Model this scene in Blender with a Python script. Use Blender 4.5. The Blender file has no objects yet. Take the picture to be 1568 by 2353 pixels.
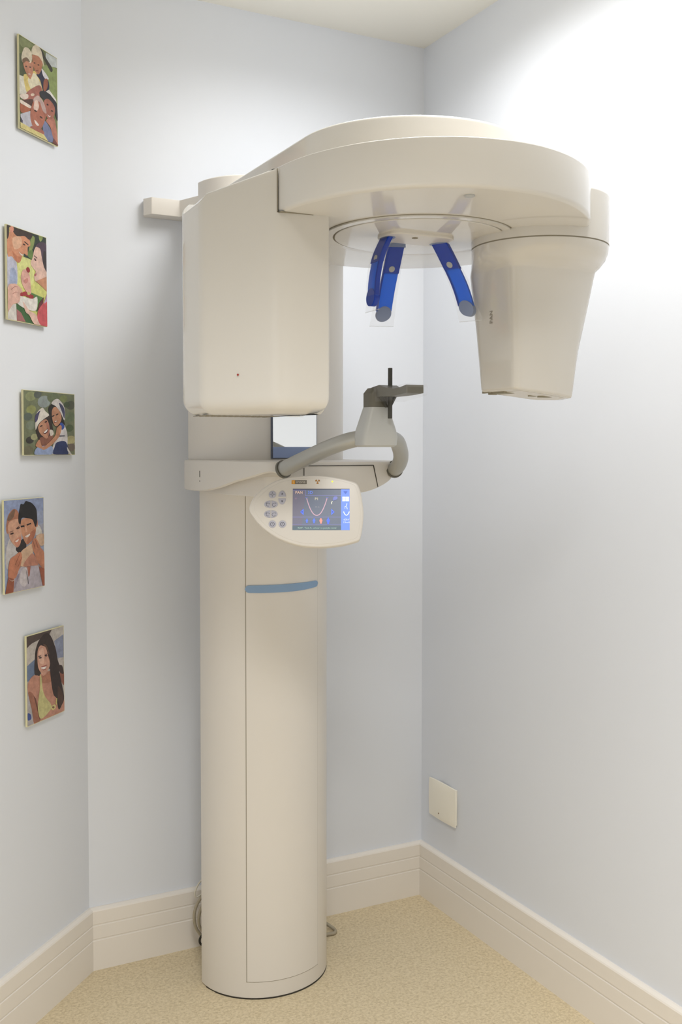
import bpy, bmesh, math, random
import numpy as np
from mathutils import Vector, Matrix

PI = math.pi
SC = bpy.context.scene
COL = SC.collection

# ------------------------------------------------------------------ camera
cam_d = bpy.data.cameras.new('camera')
cam = bpy.data.objects.new('camera', cam_d)
COL.objects.link(cam)
YAW, PITCH, ROLL = math.radians(27.3646), math.radians(2.2331), math.radians(0.0457)
fw = Vector((math.sin(YAW) * math.cos(PITCH), math.cos(YAW) * math.cos(PITCH), -math.sin(PITCH)))
rt = Vector((math.cos(YAW), -math.sin(YAW), 0))
up = rt.cross(fw)
r2 = rt * math.cos(ROLL) + up * math.sin(ROLL)
u2 = up * math.cos(ROLL) - rt * math.sin(ROLL)
M = Matrix((r2, u2, -fw)).transposed().to_4x4()
M.translation = Vector((-1.68475, -2.70177, 1.4))
cam.matrix_world = M
cam_d.sensor_fit = 'VERTICAL'
cam_d.sensor_height = 36.0
cam_d.lens = 2342.42 / 2353 * 36.0
cam_d.shift_y = -53.46 / 2353
cam_d.clip_start = 0.05
SC.camera = cam

# ------------------------------------------------------------------ world, lights, exposure
w = bpy.data.worlds.new('world'); SC.world = w; w.use_nodes = True
w.node_tree.nodes['Background'].inputs[0].default_value = (0.9, 0.93, 1.0, 1)
w.node_tree.nodes['Background'].inputs[1].default_value = 0.3
SC.view_settings.view_transform = 'Standard'
SC.view_settings.look = 'None'
SC.view_settings.gamma = 1.0
SC.view_settings.use_curve_mapping = False
SC.view_settings.exposure = 0.0

CEIL = 2.626
def area(name, loc, size, energy, color, spread=PI):
    d = bpy.data.lights.new(name, 'AREA'); d.shape = 'RECTANGLE'
    d.size, d.size_y = size; d.energy = energy; d.color = color; d.spread = spread
    o = bpy.data.objects.new(name, d); COL.objects.link(o); o.location = loc
    return o
LAMP = (1.0, 0.99, 0.975)
SPREAD = math.radians(125)
area('ceiling_lamp', (-0.50, -1.0, CEIL - 0.012), (0.4, 1.15), 15.5, LAMP, math.radians(150))
area('ceiling_lamp', (-1.48, -2.5, CEIL - 0.012), (0.6, 0.6), 36.5, LAMP, SPREAD)

# ------------------------------------------------------------------ material helpers
def lin(c, sat=1.0, g=1.0):
    m_ = sum(c) / 3; c = [max(0, min(255, (m_ + (v - m_) * sat) * g)) for v in c]
    return tuple(((v / 255) / 12.92 if v / 255 <= 0.04045 else ((v / 255 + 0.055) / 1.055) ** 2.4) for v in c)
def mat(name, rgb, rough=0.5, metal=0.0, spec=0.5, coat=0.0, alpha=1.0, trans=0.0, ior=1.5, emis=0.0, noise=0.0, nscale=200.0, bump=0.0):
    m = bpy.data.materials.new(name); m.use_nodes = True
    nt = m.node_tree; b = nt.nodes['Principled BSDF']
    c = lin(rgb)
    b.inputs['Base Color'].default_value = (*c, 1)
    b.inputs['Roughness'].default_value = rough
    b.inputs['Metallic'].default_value = metal
    b.inputs['IOR'].default_value = ior
    b.inputs['Specular IOR Level'].default_value = spec
    b.inputs['Coat Weight'].default_value = coat
    b.inputs['Coat Roughness'].default_value = 0.06
    b.inputs['Alpha'].default_value = alpha
    b.inputs['Transmission Weight'].default_value = trans
    if emis:
        b.inputs['Emission Color'].default_value = (*c, 1)
        b.inputs['Emission Strength'].default_value = emis
    tc = nt.nodes.new('ShaderNodeTexCoord')
    n = nt.nodes.new('ShaderNodeTexNoise'); n.inputs['Scale'].default_value = nscale; n.inputs['Detail'].default_value = 3
    nt.links.new(tc.outputs['Object'], n.inputs['Vector'])
    if noise:
        mx = nt.nodes.new('ShaderNodeMix'); mx.data_type = 'RGBA'
        mx.inputs['A'].default_value = (*[v * (1 - noise) for v in c], 1)
        mx.inputs['B'].default_value = (*[min(1, v * (1 + noise)) for v in c], 1)
        nt.links.new(n.outputs['Fac'], mx.inputs['Factor']); nt.links.new(mx.outputs['Result'], b.inputs['Base Color'])
    if bump:
        bp = nt.nodes.new('ShaderNodeBump'); bp.inputs['Strength'].default_value = bump; bp.inputs['Distance'].default_value = 0.001
        nt.links.new(n.outputs['Fac'], bp.inputs['Height']); nt.links.new(bp.outputs['Normal'], b.inputs['Normal'])
    return m

WALL = mat('wall_paint', (228, 232, 239), rough=0.55, spec=0.3, noise=0.012, nscale=3.0)
CEILM = mat('ceiling_paint', (236, 234, 226), rough=0.9, spec=0.1, noise=0.01, nscale=4)
TRIM = mat('trim_gloss_white', (238, 232, 223), rough=0.35, noise=0.01, nscale=8)
CREAM = mat('cream_gloss_paint', (222, 218, 210), rough=0.09, spec=0.5, noise=0.006, nscale=6)
CREAM2 = mat('cream_satin_paint', (224, 219, 211), rough=0.32, spec=0.45, noise=0.006, nscale=6)
SEAM = mat('seam_shadow_gap', (150, 143, 126), rough=0.8)
DARK = mat('dark_gap', (52, 48, 40), rough=0.7)
SILVER = mat('satin_grey_tube', (176, 175, 169), rough=0.33, metal=0.25, noise=0.02, nscale=30)
SILVER2 = mat('light_grey_plastic', (190, 191, 188), rough=0.4, noise=0.01, nscale=20)
GREYD = mat('dark_grey_plastic', (106, 103, 92), rough=0.45, noise=0.02, nscale=40)
BLACKP = mat('black_rod_plastic', (66, 65, 58), rough=0.5)
BLUE = mat('blue_translucent_plastic', (6, 116, 255), rough=0.3, spec=0.4, trans=0.5, ior=1.25, noise=0.05, nscale=25)
BLUED = mat('deep_blue_plastic', (14, 70, 200), rough=0.3, trans=0.25, ior=1.25)
BLUEG = mat('grey_blue_pad', (140, 154, 188), rough=0.5)
BARB = mat('steel_blue_bar', (134, 163, 196), rough=0.35)
MIRR = mat('mirror_glass', (240, 243, 245), rough=0.02, metal=1.0)
STRIP = mat('blue_strip', (142, 160, 200), rough=0.25)
SLEEVE = mat('clear_plastic_film', (245, 247, 250), rough=0.12, alpha=0.07, spec=0.6, noise=0.02, nscale=60)
SLEEVE_EDGE = mat('clear_film_weld', (240, 242, 244), rough=0.2, alpha=0.3, spec=0.6)
CABLE = mat('cable_grey_beige', (168, 158, 136), rough=0.55)
CABLEW = mat('cord_white', (214, 208, 192), rough=0.5)
EDGEY = mat('panel_edge_cream', (226, 220, 178), rough=0.6)
PLATE = mat('outlet_cream', (250, 245, 230), rough=0.3)
BTN = mat('button_grey_blue', (184, 184, 197), rough=0.45)
INK = mat('ink_dark', (58, 58, 66), rough=0.6)
RED = mat('red_dot', (170, 40, 30), rough=0.4)

def floor_mat():
    m = bpy.data.materials.new('speckled_beige_linoleum'); m.use_nodes = True
    nt = m.node_tree; b = nt.nodes['Principled BSDF']
    tc = nt.nodes.new('ShaderNodeTexCoord')
    v = nt.nodes.new('ShaderNodeTexVoronoi'); v.inputs['Scale'].default_value = 210
    n = nt.nodes.new('ShaderNodeTexNoise'); n.inputs['Scale'].default_value = 130; n.inputs['Detail'].default_value = 5; n.inputs['Roughness'].default_value = 0.7
    n2 = nt.nodes.new('ShaderNodeTexNoise'); n2.inputs['Scale'].default_value = 3; n2.inputs['Detail'].default_value = 2
    r = nt.nodes.new('ShaderNodeValToRGB'); e = r.color_ramp.elements
    e[0].position = 0.2; e[0].color = (*lin((186, 168, 134)), 1)
    e[1].position = 0.8; e[1].color = (*lin((240, 226, 195)), 1)
    k = r.color_ramp.elements.new(0.5); k.color = (*lin((223, 207, 174)), 1)
    for t in (v, n, n2): nt.links.new(tc.outputs['Object'], t.inputs['Vector'])
    r2_ = nt.nodes.new('ShaderNodeValToRGB'); e = r2_.color_ramp.elements
    e[0].position = 0.0; e[0].color = (0.88, 0.86, 0.82, 1); e[1].position = 0.6; e[1].color = (1, 1, 1, 1)
    sep = nt.nodes.new('ShaderNodeSeparateColor')
    nt.links.new(v.outputs['Color'], sep.inputs['Color']); nt.links.new(sep.outputs['Red'], r2_.inputs['Fac'])
    nt.links.new(n.outputs['Fac'], r.inputs['Fac'])
    mx = nt.nodes.new('ShaderNodeMix'); mx.data_type = 'RGBA'; mx.blend_type = 'MULTIPLY'; mx.inputs['Factor'].default_value = 1
    nt.links.new(r.outputs['Color'], mx.inputs['A']); nt.links.new(r2_.outputs['Color'], mx.inputs['B'])
    nt.links.new(mx.outputs['Result'], b.inputs['Base Color'])
    b.inputs['Roughness'].default_value = 0.5
    b.inputs['Specular IOR Level'].default_value = 0.3
    return m
FLOOR = floor_mat()
def vcol_mat(name, emis=0.0, rough=0.45):
    m = bpy.data.materials.new(name); m.use_nodes = True
    nt = m.node_tree; b = nt.nodes['Principled BSDF']
    a = nt.nodes.new('ShaderNodeAttribute'); a.attribute_name = 'Col'
    nt.links.new(a.outputs['Color'], b.inputs['Base Color'])
    b.inputs['Roughness'].default_value = rough
    if emis:
        nt.links.new(a.outputs['Color'], b.inputs['Emission Color']); b.inputs['Emission Strength'].default_value = emis
    return m
PRINT = vcol_mat('printed_photo', rough=0.4)
PHOTO = vcol_mat('photo_print_mottled', rough=0.4)
def mottle(m):
    nt = m.node_tree; b = nt.nodes['Principled BSDF']; a = [n for n in nt.nodes if n.type == 'ATTRIBUTE'][0]
    tc = nt.nodes.new('ShaderNodeTexCoord'); n = nt.nodes.new('ShaderNodeTexNoise')
    n.inputs['Scale'].default_value = 55; n.inputs['Detail'].default_value = 5; n.inputs['Roughness'].default_value = 0.65
    nt.links.new(tc.outputs['Object'], n.inputs['Vector'])
    r = nt.nodes.new('ShaderNodeValToRGB'); e = r.color_ramp.elements
    e[0].position = 0.3; e[0].color = (0.70, 0.68, 0.68, 1); e[1].position = 0.7; e[1].color = (1.12, 1.12, 1.12, 1)
    nt.links.new(n.outputs['Fac'], r.inputs['Fac'])
    mx = nt.nodes.new('ShaderNodeMix'); mx.data_type = 'RGBA'; mx.blend_type = 'MULTIPLY'; mx.inputs['Factor'].default_value = 1
    nt.links.new(a.outputs['Color'], mx.inputs['A']); nt.links.new(r.outputs['Color'], mx.inputs['B'])
    nt.links.new(mx.outputs['Result'], b.inputs['Base Color'])
mottle(PHOTO)
SCREEN = vcol_mat('lcd_screen_glow', emis=0.42, rough=0.3)

# ------------------------------------------------------------------ mesh helpers
def link(name, me, m=None, parent=None, loc=None):
    o = bpy.data.objects.new(name, me); COL.objects.link(o)
    if m is not None: me.materials.append(m)
    if parent is not None: o.parent = parent
    if loc is not None: o.location = loc
    return o
def from_bm(name, bm, m, parent=None, smooth=35):
    bmesh.ops.recalc_face_normals(bm, faces=bm.faces)
    me = bpy.data.meshes.new(name); bm.to_mesh(me); bm.free()
    if smooth:
        me.shade_smooth(); me.set_sharp_from_angle(angle=math.radians(smooth))
    return link(name, me, m, parent)
def thing(name, label, cat, loc=(0, 0, 0), group=None):
    o = bpy.data.objects.new(name, None); COL.objects.link(o); o.location = loc
    o['label'] = label; o['category'] = cat
    if group: o['group'] = group
    return o
def tag(o, label, cat, group=None):
    o['label'] = label; o['category'] = cat
    if group: o['group'] = group
    return o
def struct(o):
    o['kind'] = 'structure'; return o

def add_loft(bm, secs, cap0=True, cap1=True, closed=True):
    rows = [[bm.verts.new(p) for p in s] for s in secs]
    n = len(rows[0])
    for a, b in zip(rows[:-1], rows[1:]):
        for i in range(n if closed else n - 1):
            j = (i + 1) % n
            bm.faces.new((a[i], a[j], b[j], b[i]))
    if cap0: bm.faces.new(list(reversed(rows[0])))
    if cap1: bm.faces.new(rows[-1])
    return rows
def add_box(bm, lo, hi, bev=0.0):
    x0, y0, z0 = lo; x1, y1, z1 = hi
    vs = [bm.verts.new(p) for p in ((x0,y0,z0),(x1,y0,z0),(x1,y1,z0),(x0,y1,z0),(x0,y0,z1),(x1,y0,z1),(x1,y1,z1),(x0,y1,z1))]
    fs = [bm.faces.new([vs[i] for i in f]) for f in ((0,3,2,1),(4,5,6,7),(0,1,5,4),(1,2,6,5),(2,3,7,6),(3,0,4,7))]
    if bev:
        es = list({e for f in fs for e in f.edges})
        bmesh.ops.bevel(bm, geom=es, offset=bev, segments=2, affect='EDGES', profile=0.5)
def rpoly(pts, seg=6):
    """polygon [(x, y, radius)] with rounded corners -> list of (x, y)"""
    out = []; n = len(pts)
    for i in range(n):
        p0 = Vector(pts[i - 1][:2]); p = Vector(pts[i][:2]); p1 = Vector(pts[(i + 1) % n][:2]); r = pts[i][2]
        a = (p0 - p).normalized(); b = (p1 - p).normalized()
        ang = a.angle(b)
        if r <= 0 or ang > PI - 0.02:
            out.append((p.x, p.y)); continue
        d = min(r / math.tan(ang / 2), 0.48 * (p0 - p).length, 0.48 * (p1 - p).length)
        s, e = p + a * d, p + b * d
        for k in range(seg + 1):
            t = k / seg
            q = s * (1 - t) ** 2 + p * 2 * t * (1 - t) + e * t * t
            out.append((q.x, q.y))
    return out
def spline(pts, n=8, closed=True):
    P = [Vector(p) for p in pts]; out = []; m = len(P)
    rng = range(m) if closed else range(m - 1)
    for i in rng:
        p1, p2 = P[i], P[(i + 1) % m]
        p0 = P[i - 1] if closed or i > 0 else p1 * 2 - p2
        p3 = P[(i + 2) % m] if closed or i + 2 < m else p2 * 2 - p1
        for k in range(n):
            t = k / n
            out.append(0.5 * ((2 * p1) + (p2 - p0) * t + (2 * p0 - 5 * p1 + 4 * p2 - p3) * t * t + (3 * p1 - p0 - 3 * p2 + p3) * t ** 3))
    if not closed: out.append(P[-1])
    return out
def offs(pts, d):
    """inset a CCW outline by d along vertex normals"""
    n = len(pts); out = []
    for i in range(n):
        a, p, b = Vector(pts[i - 1][:2]), Vector(pts[i][:2]), Vector(pts[(i + 1) % n][:2])
        t = (p - a).normalized() + (b - p).normalized()
        if t.length < 1e-6: t = (b - p)
        t.normalize()
        nrm = Vector((-t.y, t.x))
        out.append((p.x + nrm.x * d, p.y + nrm.y * d))
    return out
def ccw(pts):
    s = sum(pts[i - 1][0] * pts[i][1] - pts[i][0] * pts[i - 1][1] for i in range(len(pts)))
    return pts if s > 0 else list(reversed(pts))
def add_prism(bm, outline, z0, z1, f0=0.0, f1=0.0, seg=5):
    o = ccw(outline); secs = []
    def zz(z, p): return z(p) if callable(z) else z
    if f0:
        for k in range(seg):
            a = PI / 2 * k / seg
            q = offs(o, f0 * (1 - math.sin(a)))
            secs.append([(x, y, zz(z0, p) + f0 * (1 - math.cos(a))) for (x, y), p in zip(q, o)])
        secs.append([(p[0], p[1], zz(z0, p) + f0) for p in o])
    else:
        secs.append([(p[0], p[1], zz(z0, p)) for p in o])
    if f1:
        secs.append([(p[0], p[1], zz(z1, p) - f1) for p in o])
        for k in range(1, seg + 1):
            a = PI / 2 * k / seg
            q = offs(o, f1 * (1 - math.cos(a)))
            secs.append([(x, y, zz(z1, p) - f1 * (1 - math.sin(a))) for (x, y), p in zip(q, o)])
    else:
        secs.append([(p[0], p[1], zz(z1, p)) for p in o])
    add_loft(bm, secs)
def prism(name, outline, z0, z1, m, parent=None, f0=0.0, f1=0.0, seg=5, smooth=35):
    bm = bmesh.new(); add_prism(bm, outline, z0, z1, f0, f1, seg)
    return from_bm(name, bm, m, parent, smooth)
def circle(cx, cy, r, n=48, a0=0.0, a1=2 * PI, ry=None):
    ry = ry or r
    if abs(a1 - a0 - 2 * PI) < 1e-6:
        return [(cx + r * math.cos(a0 + 2 * PI * i / n), cy + ry * math.sin(a0 + 2 * PI * i / n)) for i in range(n)]
    return [(cx + r * math.cos(a0 + (a1 - a0) * i / n), cy + ry * math.sin(a0 + (a1 - a0) * i / n)) for i in range(n + 1)]
def add_tube(bm, path, rad, n=16, cap=True):
    P = [Vector(p) for p in path]
    secs = []; prev = None
    for i, p in enumerate(P):
        t = (P[min(i + 1, len(P) - 1)] - P[max(i - 1, 0)]).normalized()
        if prev is None:
            a = Vector((0, 0, 1)) if abs(t.z) < 0.9 else Vector((1, 0, 0))
            u = t.cross(a).normalized()
        else:
            u = (prev - t * prev.dot(t)).normalized()
        prev = u; v = t.cross(u)
        r = rad[i] if isinstance(rad, (list, tuple)) else rad
        secs.append([p + (u * math.cos(2 * PI * k / n) + v * math.sin(2 * PI * k / n)) * r for k in range(n)])
    add_loft(bm, secs, cap, cap)
def tube(name, path, rad, m, parent=None, n=16):
    bm = bmesh.new(); add_tube(bm, path, rad, n); return from_bm(name, bm, m, parent, 40)
def mesh_of_text(txt, size, align='CENTER'):
    c = bpy.data.curves.new('lettering', 'FONT'); c.body = txt; c.size = size; c.align_x = align; c.align_y = 'CENTER'; c.resolution_u = 4
    o = bpy.data.objects.new('lettering', c); COL.objects.link(o)
    dg = bpy.context.evaluated_depsgraph_get()
    me = bpy.data.meshes.new_from_object(o.evaluated_get(dg))
    bpy.data.objects.remove(o); bpy.data.curves.remove(c)
    me.materials.clear()
    return me

# flat prints: coloured polygons laid in thin layers on a plane
class Flat:
    def __init__(s, step=0.00004): s.v = []; s.f = []; s.c = []; s.z = 0.0; s.step = step
    def poly(s, pts, rgb):
        s.z += s.step; b = len(s.v)
        s.v += [(p[0], p[1], s.z) for p in pts]; s.f.append(list(range(b, b + len(pts)))); s.c.append((*lin(rgb), 1))
    def text(s, txt, x, y, size, rgb, align='CENTER', sx=1.0):
        me = mesh_of_text(txt, size, align); s.z += s.step; b = len(s.v)
        s.v += [(x + v.co.x * sx, y + v.co.y, s.z) for v in me.vertices]
        for p in me.polygons: s.f.append([b + i for i in p.vertices]); s.c.append((*lin(rgb), 1))
        bpy.data.meshes.remove(me)
    def build(s, name, m, parent, mw=None):
        bm = bmesh.new()
        vs = [bm.verts.new(v) for v in s.v]
        lay = bm.loops.layers.float_color.new('Col')
        for f, c in zip(s.f, s.c):
            try: fc = bm.faces.new([vs[i] for i in f])
            except ValueError: continue
            for l in fc.loops: l[lay] = c
            fc.normal_update()
            if fc.normal.z < 0: fc.normal_flip()
        bmesh.ops.triangulate(bm, faces=bm.faces)
        me = bpy.data.meshes.new(name); bm.to_mesh(me); bm.free()
        o = link(name, me, m, parent)
        if mw is not None: o.matrix_local = mw
        return o

# ------------------------------------------------------------------ room
LX = -1.0475
FARX, REARY, T = -2.6, -4.2, 0.1
LY = LX - FARX            # the angled wall reaches FARX at y = -LY
def wall(name, pts, m=WALL):
    bm = bmesh.new(); add_prism(bm, pts, 0, CEIL)
    return struct(from_bm(name, bm, m, None, 0))
wall('wall_back', [(LX, 0), (0, 0), (T, T), (LX - T * 0.414, T)])
wall('wall_right', [(0, 0), (0, REARY), (T, REARY - T), (T, T)])
wall('wall_left', [(LX, 0), (LX - T * 0.414, T), (FARX - T, -LY + T * 0.414), (FARX, -LY)])
wall('wall_far_left', [(FARX, -LY), (FARX - T, -LY + T * 0.414), (FARX - T, REARY - T), (FARX, REARY)])
wall('wall_rear', [(FARX, REARY), (FARX - T, REARY - T), (T, REARY - T), (0, REARY)])
foot = [(LX - T * .414, T), (T, T), (T, REARY - T), (FARX - T, REARY - T), (FARX - T, -LY + T * .414)]
struct(prism('floor', foot, -0.08, 0.0, FLOOR, smooth=0))
struct(prism('ceiling', foot, CEIL, CEIL + 0.08, CEILM, smooth=0))

BB = 0.168
prof = [(0, 0), (0.0155, 0), (0.0155, 0.080), (0.0135, 0.0815), (0.0135, 0.0845), (0.0155, 0.086),
        (0.0155, 0.120), (0.0135, 0.1215), (0.0135, 0.1245), (0.0155, 0.126), (0.0155, 0.160), (0.0135, 0.1635), (0.006, BB), (0, BB)]
def baseboard(name, a, b, ma, mb):
    """profile run from a to b (room on the right-hand side of a->b); ma, mb: mitre tangents"""
    a = Vector(a); b = Vector(b); t = (b - a).normalized(); nrm = Vector((t.y, -t.x))
    bm = bmesh.new()
    s0 = [(*(a + nrm * d + t * d * ma), z) for d, z in prof]
    s1 = [(*(b + nrm * d - t * d * mb), z) for d, z in prof]
    add_loft(bm, [s0, s1])
    return struct(from_bm(name, bm, TRIM, None, 20))
k45, k225 = 1.0, math.tan(math.radians(22.5))
baseboard('baseboard_left', (FARX, -LY), (LX, 0), k225, k225)
baseboard('baseboard_back', (LX, 0), (0, 0), k225, k45)
baseboard('baseboard_right', (0, 0), (0, REARY), k45, k45)
baseboard('baseboard_rear', (0, REARY), (FARX, REARY), k45, k45)
baseboard('baseboard_far_left', (FARX, REARY), (FARX, -LY), k45, k225)

# ------------------------------------------------------------------ X-ray machine
X0, RX, RY = -0.628, -0.618, -0.972
mach = thing('panoramic_xray_machine', 'cream floor-standing panoramic dental x-ray machine with overhead rotating head', 'x-ray machine', (X0, -0.2, 0))
def P(o, parent=mach):
    """re-parent a part built in room coordinates"""
    o.parent = parent
    o.matrix_parent_inverse = parent.matrix_world.inverted() if parent.matrix_world != Matrix() else Matrix.Translation(-Vector(parent.location))
    return o
MI = Matrix.Translation(-Vector((X0, -0.2, 0)))
def part(o, parent=None):
    """parts keep room coordinates; sub-parts hang under a part that itself sits at the machine's frame"""
    if parent is None:
        o.parent = mach; o.matrix_parent_inverse = MI
    else:
        o.parent = parent
    return o

# column
def dshape(x0, yc, a, b, yback, n=40, e=2.0):
    if yback < yc:                       # front half only, cut straight at yback
        t0 = math.asin((yc - yback) / b)
        return [(x0 - a * math.cos(t0 + (PI - 2 * t0) * i / n), yc - b * math.sin(t0 + (PI - 2 * t0) * i / n)) for i in range(-1, n + 2)]
    f = lambda v: math.copysign(abs(v) ** (2 / e), v)
    return [(x0 - a, yback)] + [(x0 - a * f(math.cos(PI * i / n)), yc - b * f(math.sin(PI * i / n))) for i in range(n + 1)] + [(x0 + a, yback)]
CA, CB, CY = 0.1755, 0.164, -0.20
column = part(prism('column', dshape(X0, CY, CA, CB, -0.206)[1:-1], 0.002, 2.078, CREAM2, f1=0.004, f0=0.003))
def col_pt(x, d=0.0):
    c = (x - X0) / CA; s = math.sqrt(max(0, 1 - c * c))
    n = Vector((c / CA, -s / CB)).normalized()
    return (x + n.x * d, CY - CB * s + n.y * d)
def col_shell(name, x0, x1, zf0, zf1, d, m, parent, n=24, th=0.004):
    bm = bmesh.new(); secs = []
    for i in range(n + 1):
        x = x0 + (x1 - x0) * i / n
        p = col_pt(x, d); q = col_pt(x, d - th)
        a = zf0(x) if callable(zf0) else zf0; b = zf1(x) if callable(zf1) else zf1
        secs.append([(*p, a), (*p, b), (*q, b), (*q, a)])
    add_loft(bm, secs)
    return part(from_bm(name, bm, m, None, 30), parent)
PX0, PX1 = -0.7275, -0.5295
col_shell('front_panel', PX0, PX1, 0.046, 1.30, 0.0012, CREAM2, column)
col_shell('panel_seam', PX0 - 0.0016, PX0, 0.044, 1.30, 0.0006, SEAM, column, n=2)
col_shell('panel_seam', PX1, PX1 + 0.0012, 0.044, 1.30, 0.0006, SEAM, column, n=2)
col_shell('panel_seam', PX0, PX1, 0.0446, 0.046, 0.0006, SEAM, column)
col_shell('floor_gap', -0.80, -0.462, 0.0, 0.0035, 0.0004, DARK, column)
# blue grip bar
L_ = PX1 - 0.001 - (PX0 - 0.002)
def barb(x):
    t = (x - (PX0 - 0.002)) / L_
    e = min(t, 1 - t) * L_
    r = 0.0085
    cut = r - math.sqrt(max(0, r * r - max(0, r - e) ** 2)) if e < r else 0
    return 1.0395 + 0.0042 * (t - 0.42) ** 2 / 0.25 * (1 if t > 0.42 else 0.2) + cut
def bart(x):
    t = (x - (PX0 - 0.002)) / L_
    e = min(t, 1 - t) * L_; r = 0.0085
    cut = r - math.sqrt(max(0, r * r - max(0, r - e) ** 2)) if e < r else 0
    return 1.0585 + 0.002 * t - cut
col_shell('blue_grip_bar', PX0 - 0.002, PX1 - 0.001, barb, bart, 0.0035, BARB, column, n=60, th=0.006)

# lift housing above the console, with mirror
housing = part(prism('lift_housing', dshape(-0.625, -0.20, 0.194, 0.2145, -0.165, 48, 2.7), 1.372, 1.915, CREAM2, f0=0.001))
bm = bmesh.new(); add_box(bm, (-0.692, -0.4165, 1.376), (-0.569, -0.400, 1.62), 0.0008)
mframe = part(from_bm('mirror_frame', bm, mat('mirror_edge_slate', (86, 92, 108), rough=0.4), None, 20))
bm = bmesh.new(); add_box(bm, (-0.6895, -0.4180, 1.3785), (-0.5715, -0.4163, 1.6175), 0.0003)
part(from_bm('mirror', bm, MIRR, None, 20), mframe)
bm = bmesh.new(); add_box(bm, (-0.6895, -0.4186, 1.3785), (-0.5715, -0.4179, 1.405))
part(from_bm('mirror_strip', bm, STRIP, None, 20), mframe)

# console tray
def console():
    cx = -0.6215
    half = [(0.205, -0.155, 1.293), (0.214, -0.25, 1.293), (0.212, -0.33, 1.296), (0.205, -0.41, 1.306), (0.196, -0.49, 1.322),
            (0.186, -0.56, 1.334), (0.176, -0.605, 1.343), (0.162, -0.628, 1.346), (0.143, -0.641, 1.338), (0.122, -0.647, 1.320), (0.080, -0.652, 1.304), (0.040, -0.655, 1.298)]
    loop = [(cx - h[0], h[1], h[2]) for h in half] + [(cx, -0.656, 1.297)] + [(cx + h[0], h[1], h[2]) for h in reversed(half)]
    pts = spline(loop, 5, closed=False)
    bm = bmesh.new()
    ol = ccw([(p.x, p.y) for p in pts]); zb = [p.z for p in pts]
    if abs(ol[0][0] - pts[0].x) > 1e-6: zb = list(reversed(zb))
    secs = []
    secs.append([(x, y, z + 0.006) for (x, y), z in zip(offs(ol, 0.02), zb)])
    secs.append([(x, y, z + 0.0012) for (x, y), z in zip(offs(ol, 0.006), zb)])
    secs.append([(x, y, z + 0.004) for (x, y), z in zip(ol, zb)])
    secs.append([(x, y, 1.366) for x, y in ol])
    secs.append([(x, y, 1.3705) for x, y in offs(ol, 0.0015)])
    secs.append([(x, y, 1.3725) for x, y in offs(ol, 0.006)])
    add_loft(bm, secs)
    return part(from_bm('console_tray', bm, CREAM2, None, 40))
console = console()
prt = rpoly([(-0.80, -0.22, 0), (-0.80, -0.40, 0.05), (-0.765, -0.56, 0.05), (-0.70, -0.60, 0.05), (-0.645, -0.59, 0.05), (-0.56, -0.44, 0.05), (-0.50, -0.35, 0.05), (-0.49, -0.22, 0)])
part(prism('console_underside', prt, 1.2885, 1.352, CREAM2, f0=0.003))
# drawer front lines on the console nose
def nose_line(name, a, b, parent=console):
    bm = bmesh.new()
    (xa, za), (xb, zb) = a, b
    n = 14; secs = []
    dx, dz = xb - xa, zb - za; l = math.hypot(dx, dz); px, pz = -dz / l * 0.0008, dx / l * 0.0008
    for i in range(n + 1):
        x = xa + dx * i / n; z = za + dz * i / n
        y = nose_y(x) - 0.0018
        secs.append([(x - px, y, z - pz), (x + px, y, z + pz), (x + px, y + 0.004, z + pz), (x - px, y + 0.004, z - pz)])
    add_loft(bm, secs)
    part(from_bm(name, bm, DARK, None, 0), parent)
def nose_y(x):
    h = [(0.0, -0.656), (0.04, -0.655), (0.08, -0.652), (0.12, -0.645), (0.15, -0.632), (0.172, -0.605)]
    d = abs(x + 0.6215)
    for (a, ya), (b, yb) in zip(h[:-1], h[1:]):
        if d <= b: return ya + (yb - ya) * (d - a) / (b - a)
    return -0.605
nose_line('drawer_seam', (-0.735, 1.3625), (-0.540, 1.3625))
nose_line('drawer_seam', (-0.540, 1.3625), (-0.527, 1.312))
nose_line('drawer_seam', (-0.735, 1.3625), (-0.735, 1.33))
nose_line('drawer_seam', (-0.716, 1.3625), (-0.716, 1.33))
# key slot on the left flank
bm = bmesh.new(); add_box(bm, (-0.8362, -0.300, 1.330), (-0.8345, -0.2985, 1.346)); add_box(bm, (-0.8362, -0.300, 1.319), (-0.8345, -0.2980, 1.3215))
part(from_bm('key_slot', bm, DARK, None, 0), console)

# handle arch
HP = spline([(-0.766, -0.640, 1.3525), (-0.757, -0.672, 1.364), (-0.735, -0.712, 1.382), (-0.705, -0.760, 1.404), (-0.672, -0.803, 1.420), (-0.6215, -0.826, 1.426),
             (-0.571, -0.803, 1.419), (-0.537, -0.765, 1.402), (-0.508, -0.722, 1.381), (-0.489, -0.678, 1.362), (-0.480, -0.640, 1.3505)], 6, closed=False)
handle = part(tube('handle_arch', HP, 0.0172, SILVER, n=24))
for a, b in ((HP[1], HP[5]), (HP[-2], HP[-6])):
    d = (b - a).normalized()
    part(tube('handle_collar', [a - d * 0.001, a + d * 0.005, a + d * 0.0052], [0.0205, 0.0205, 0.0165], GREYD, n=24), handle)

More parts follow.
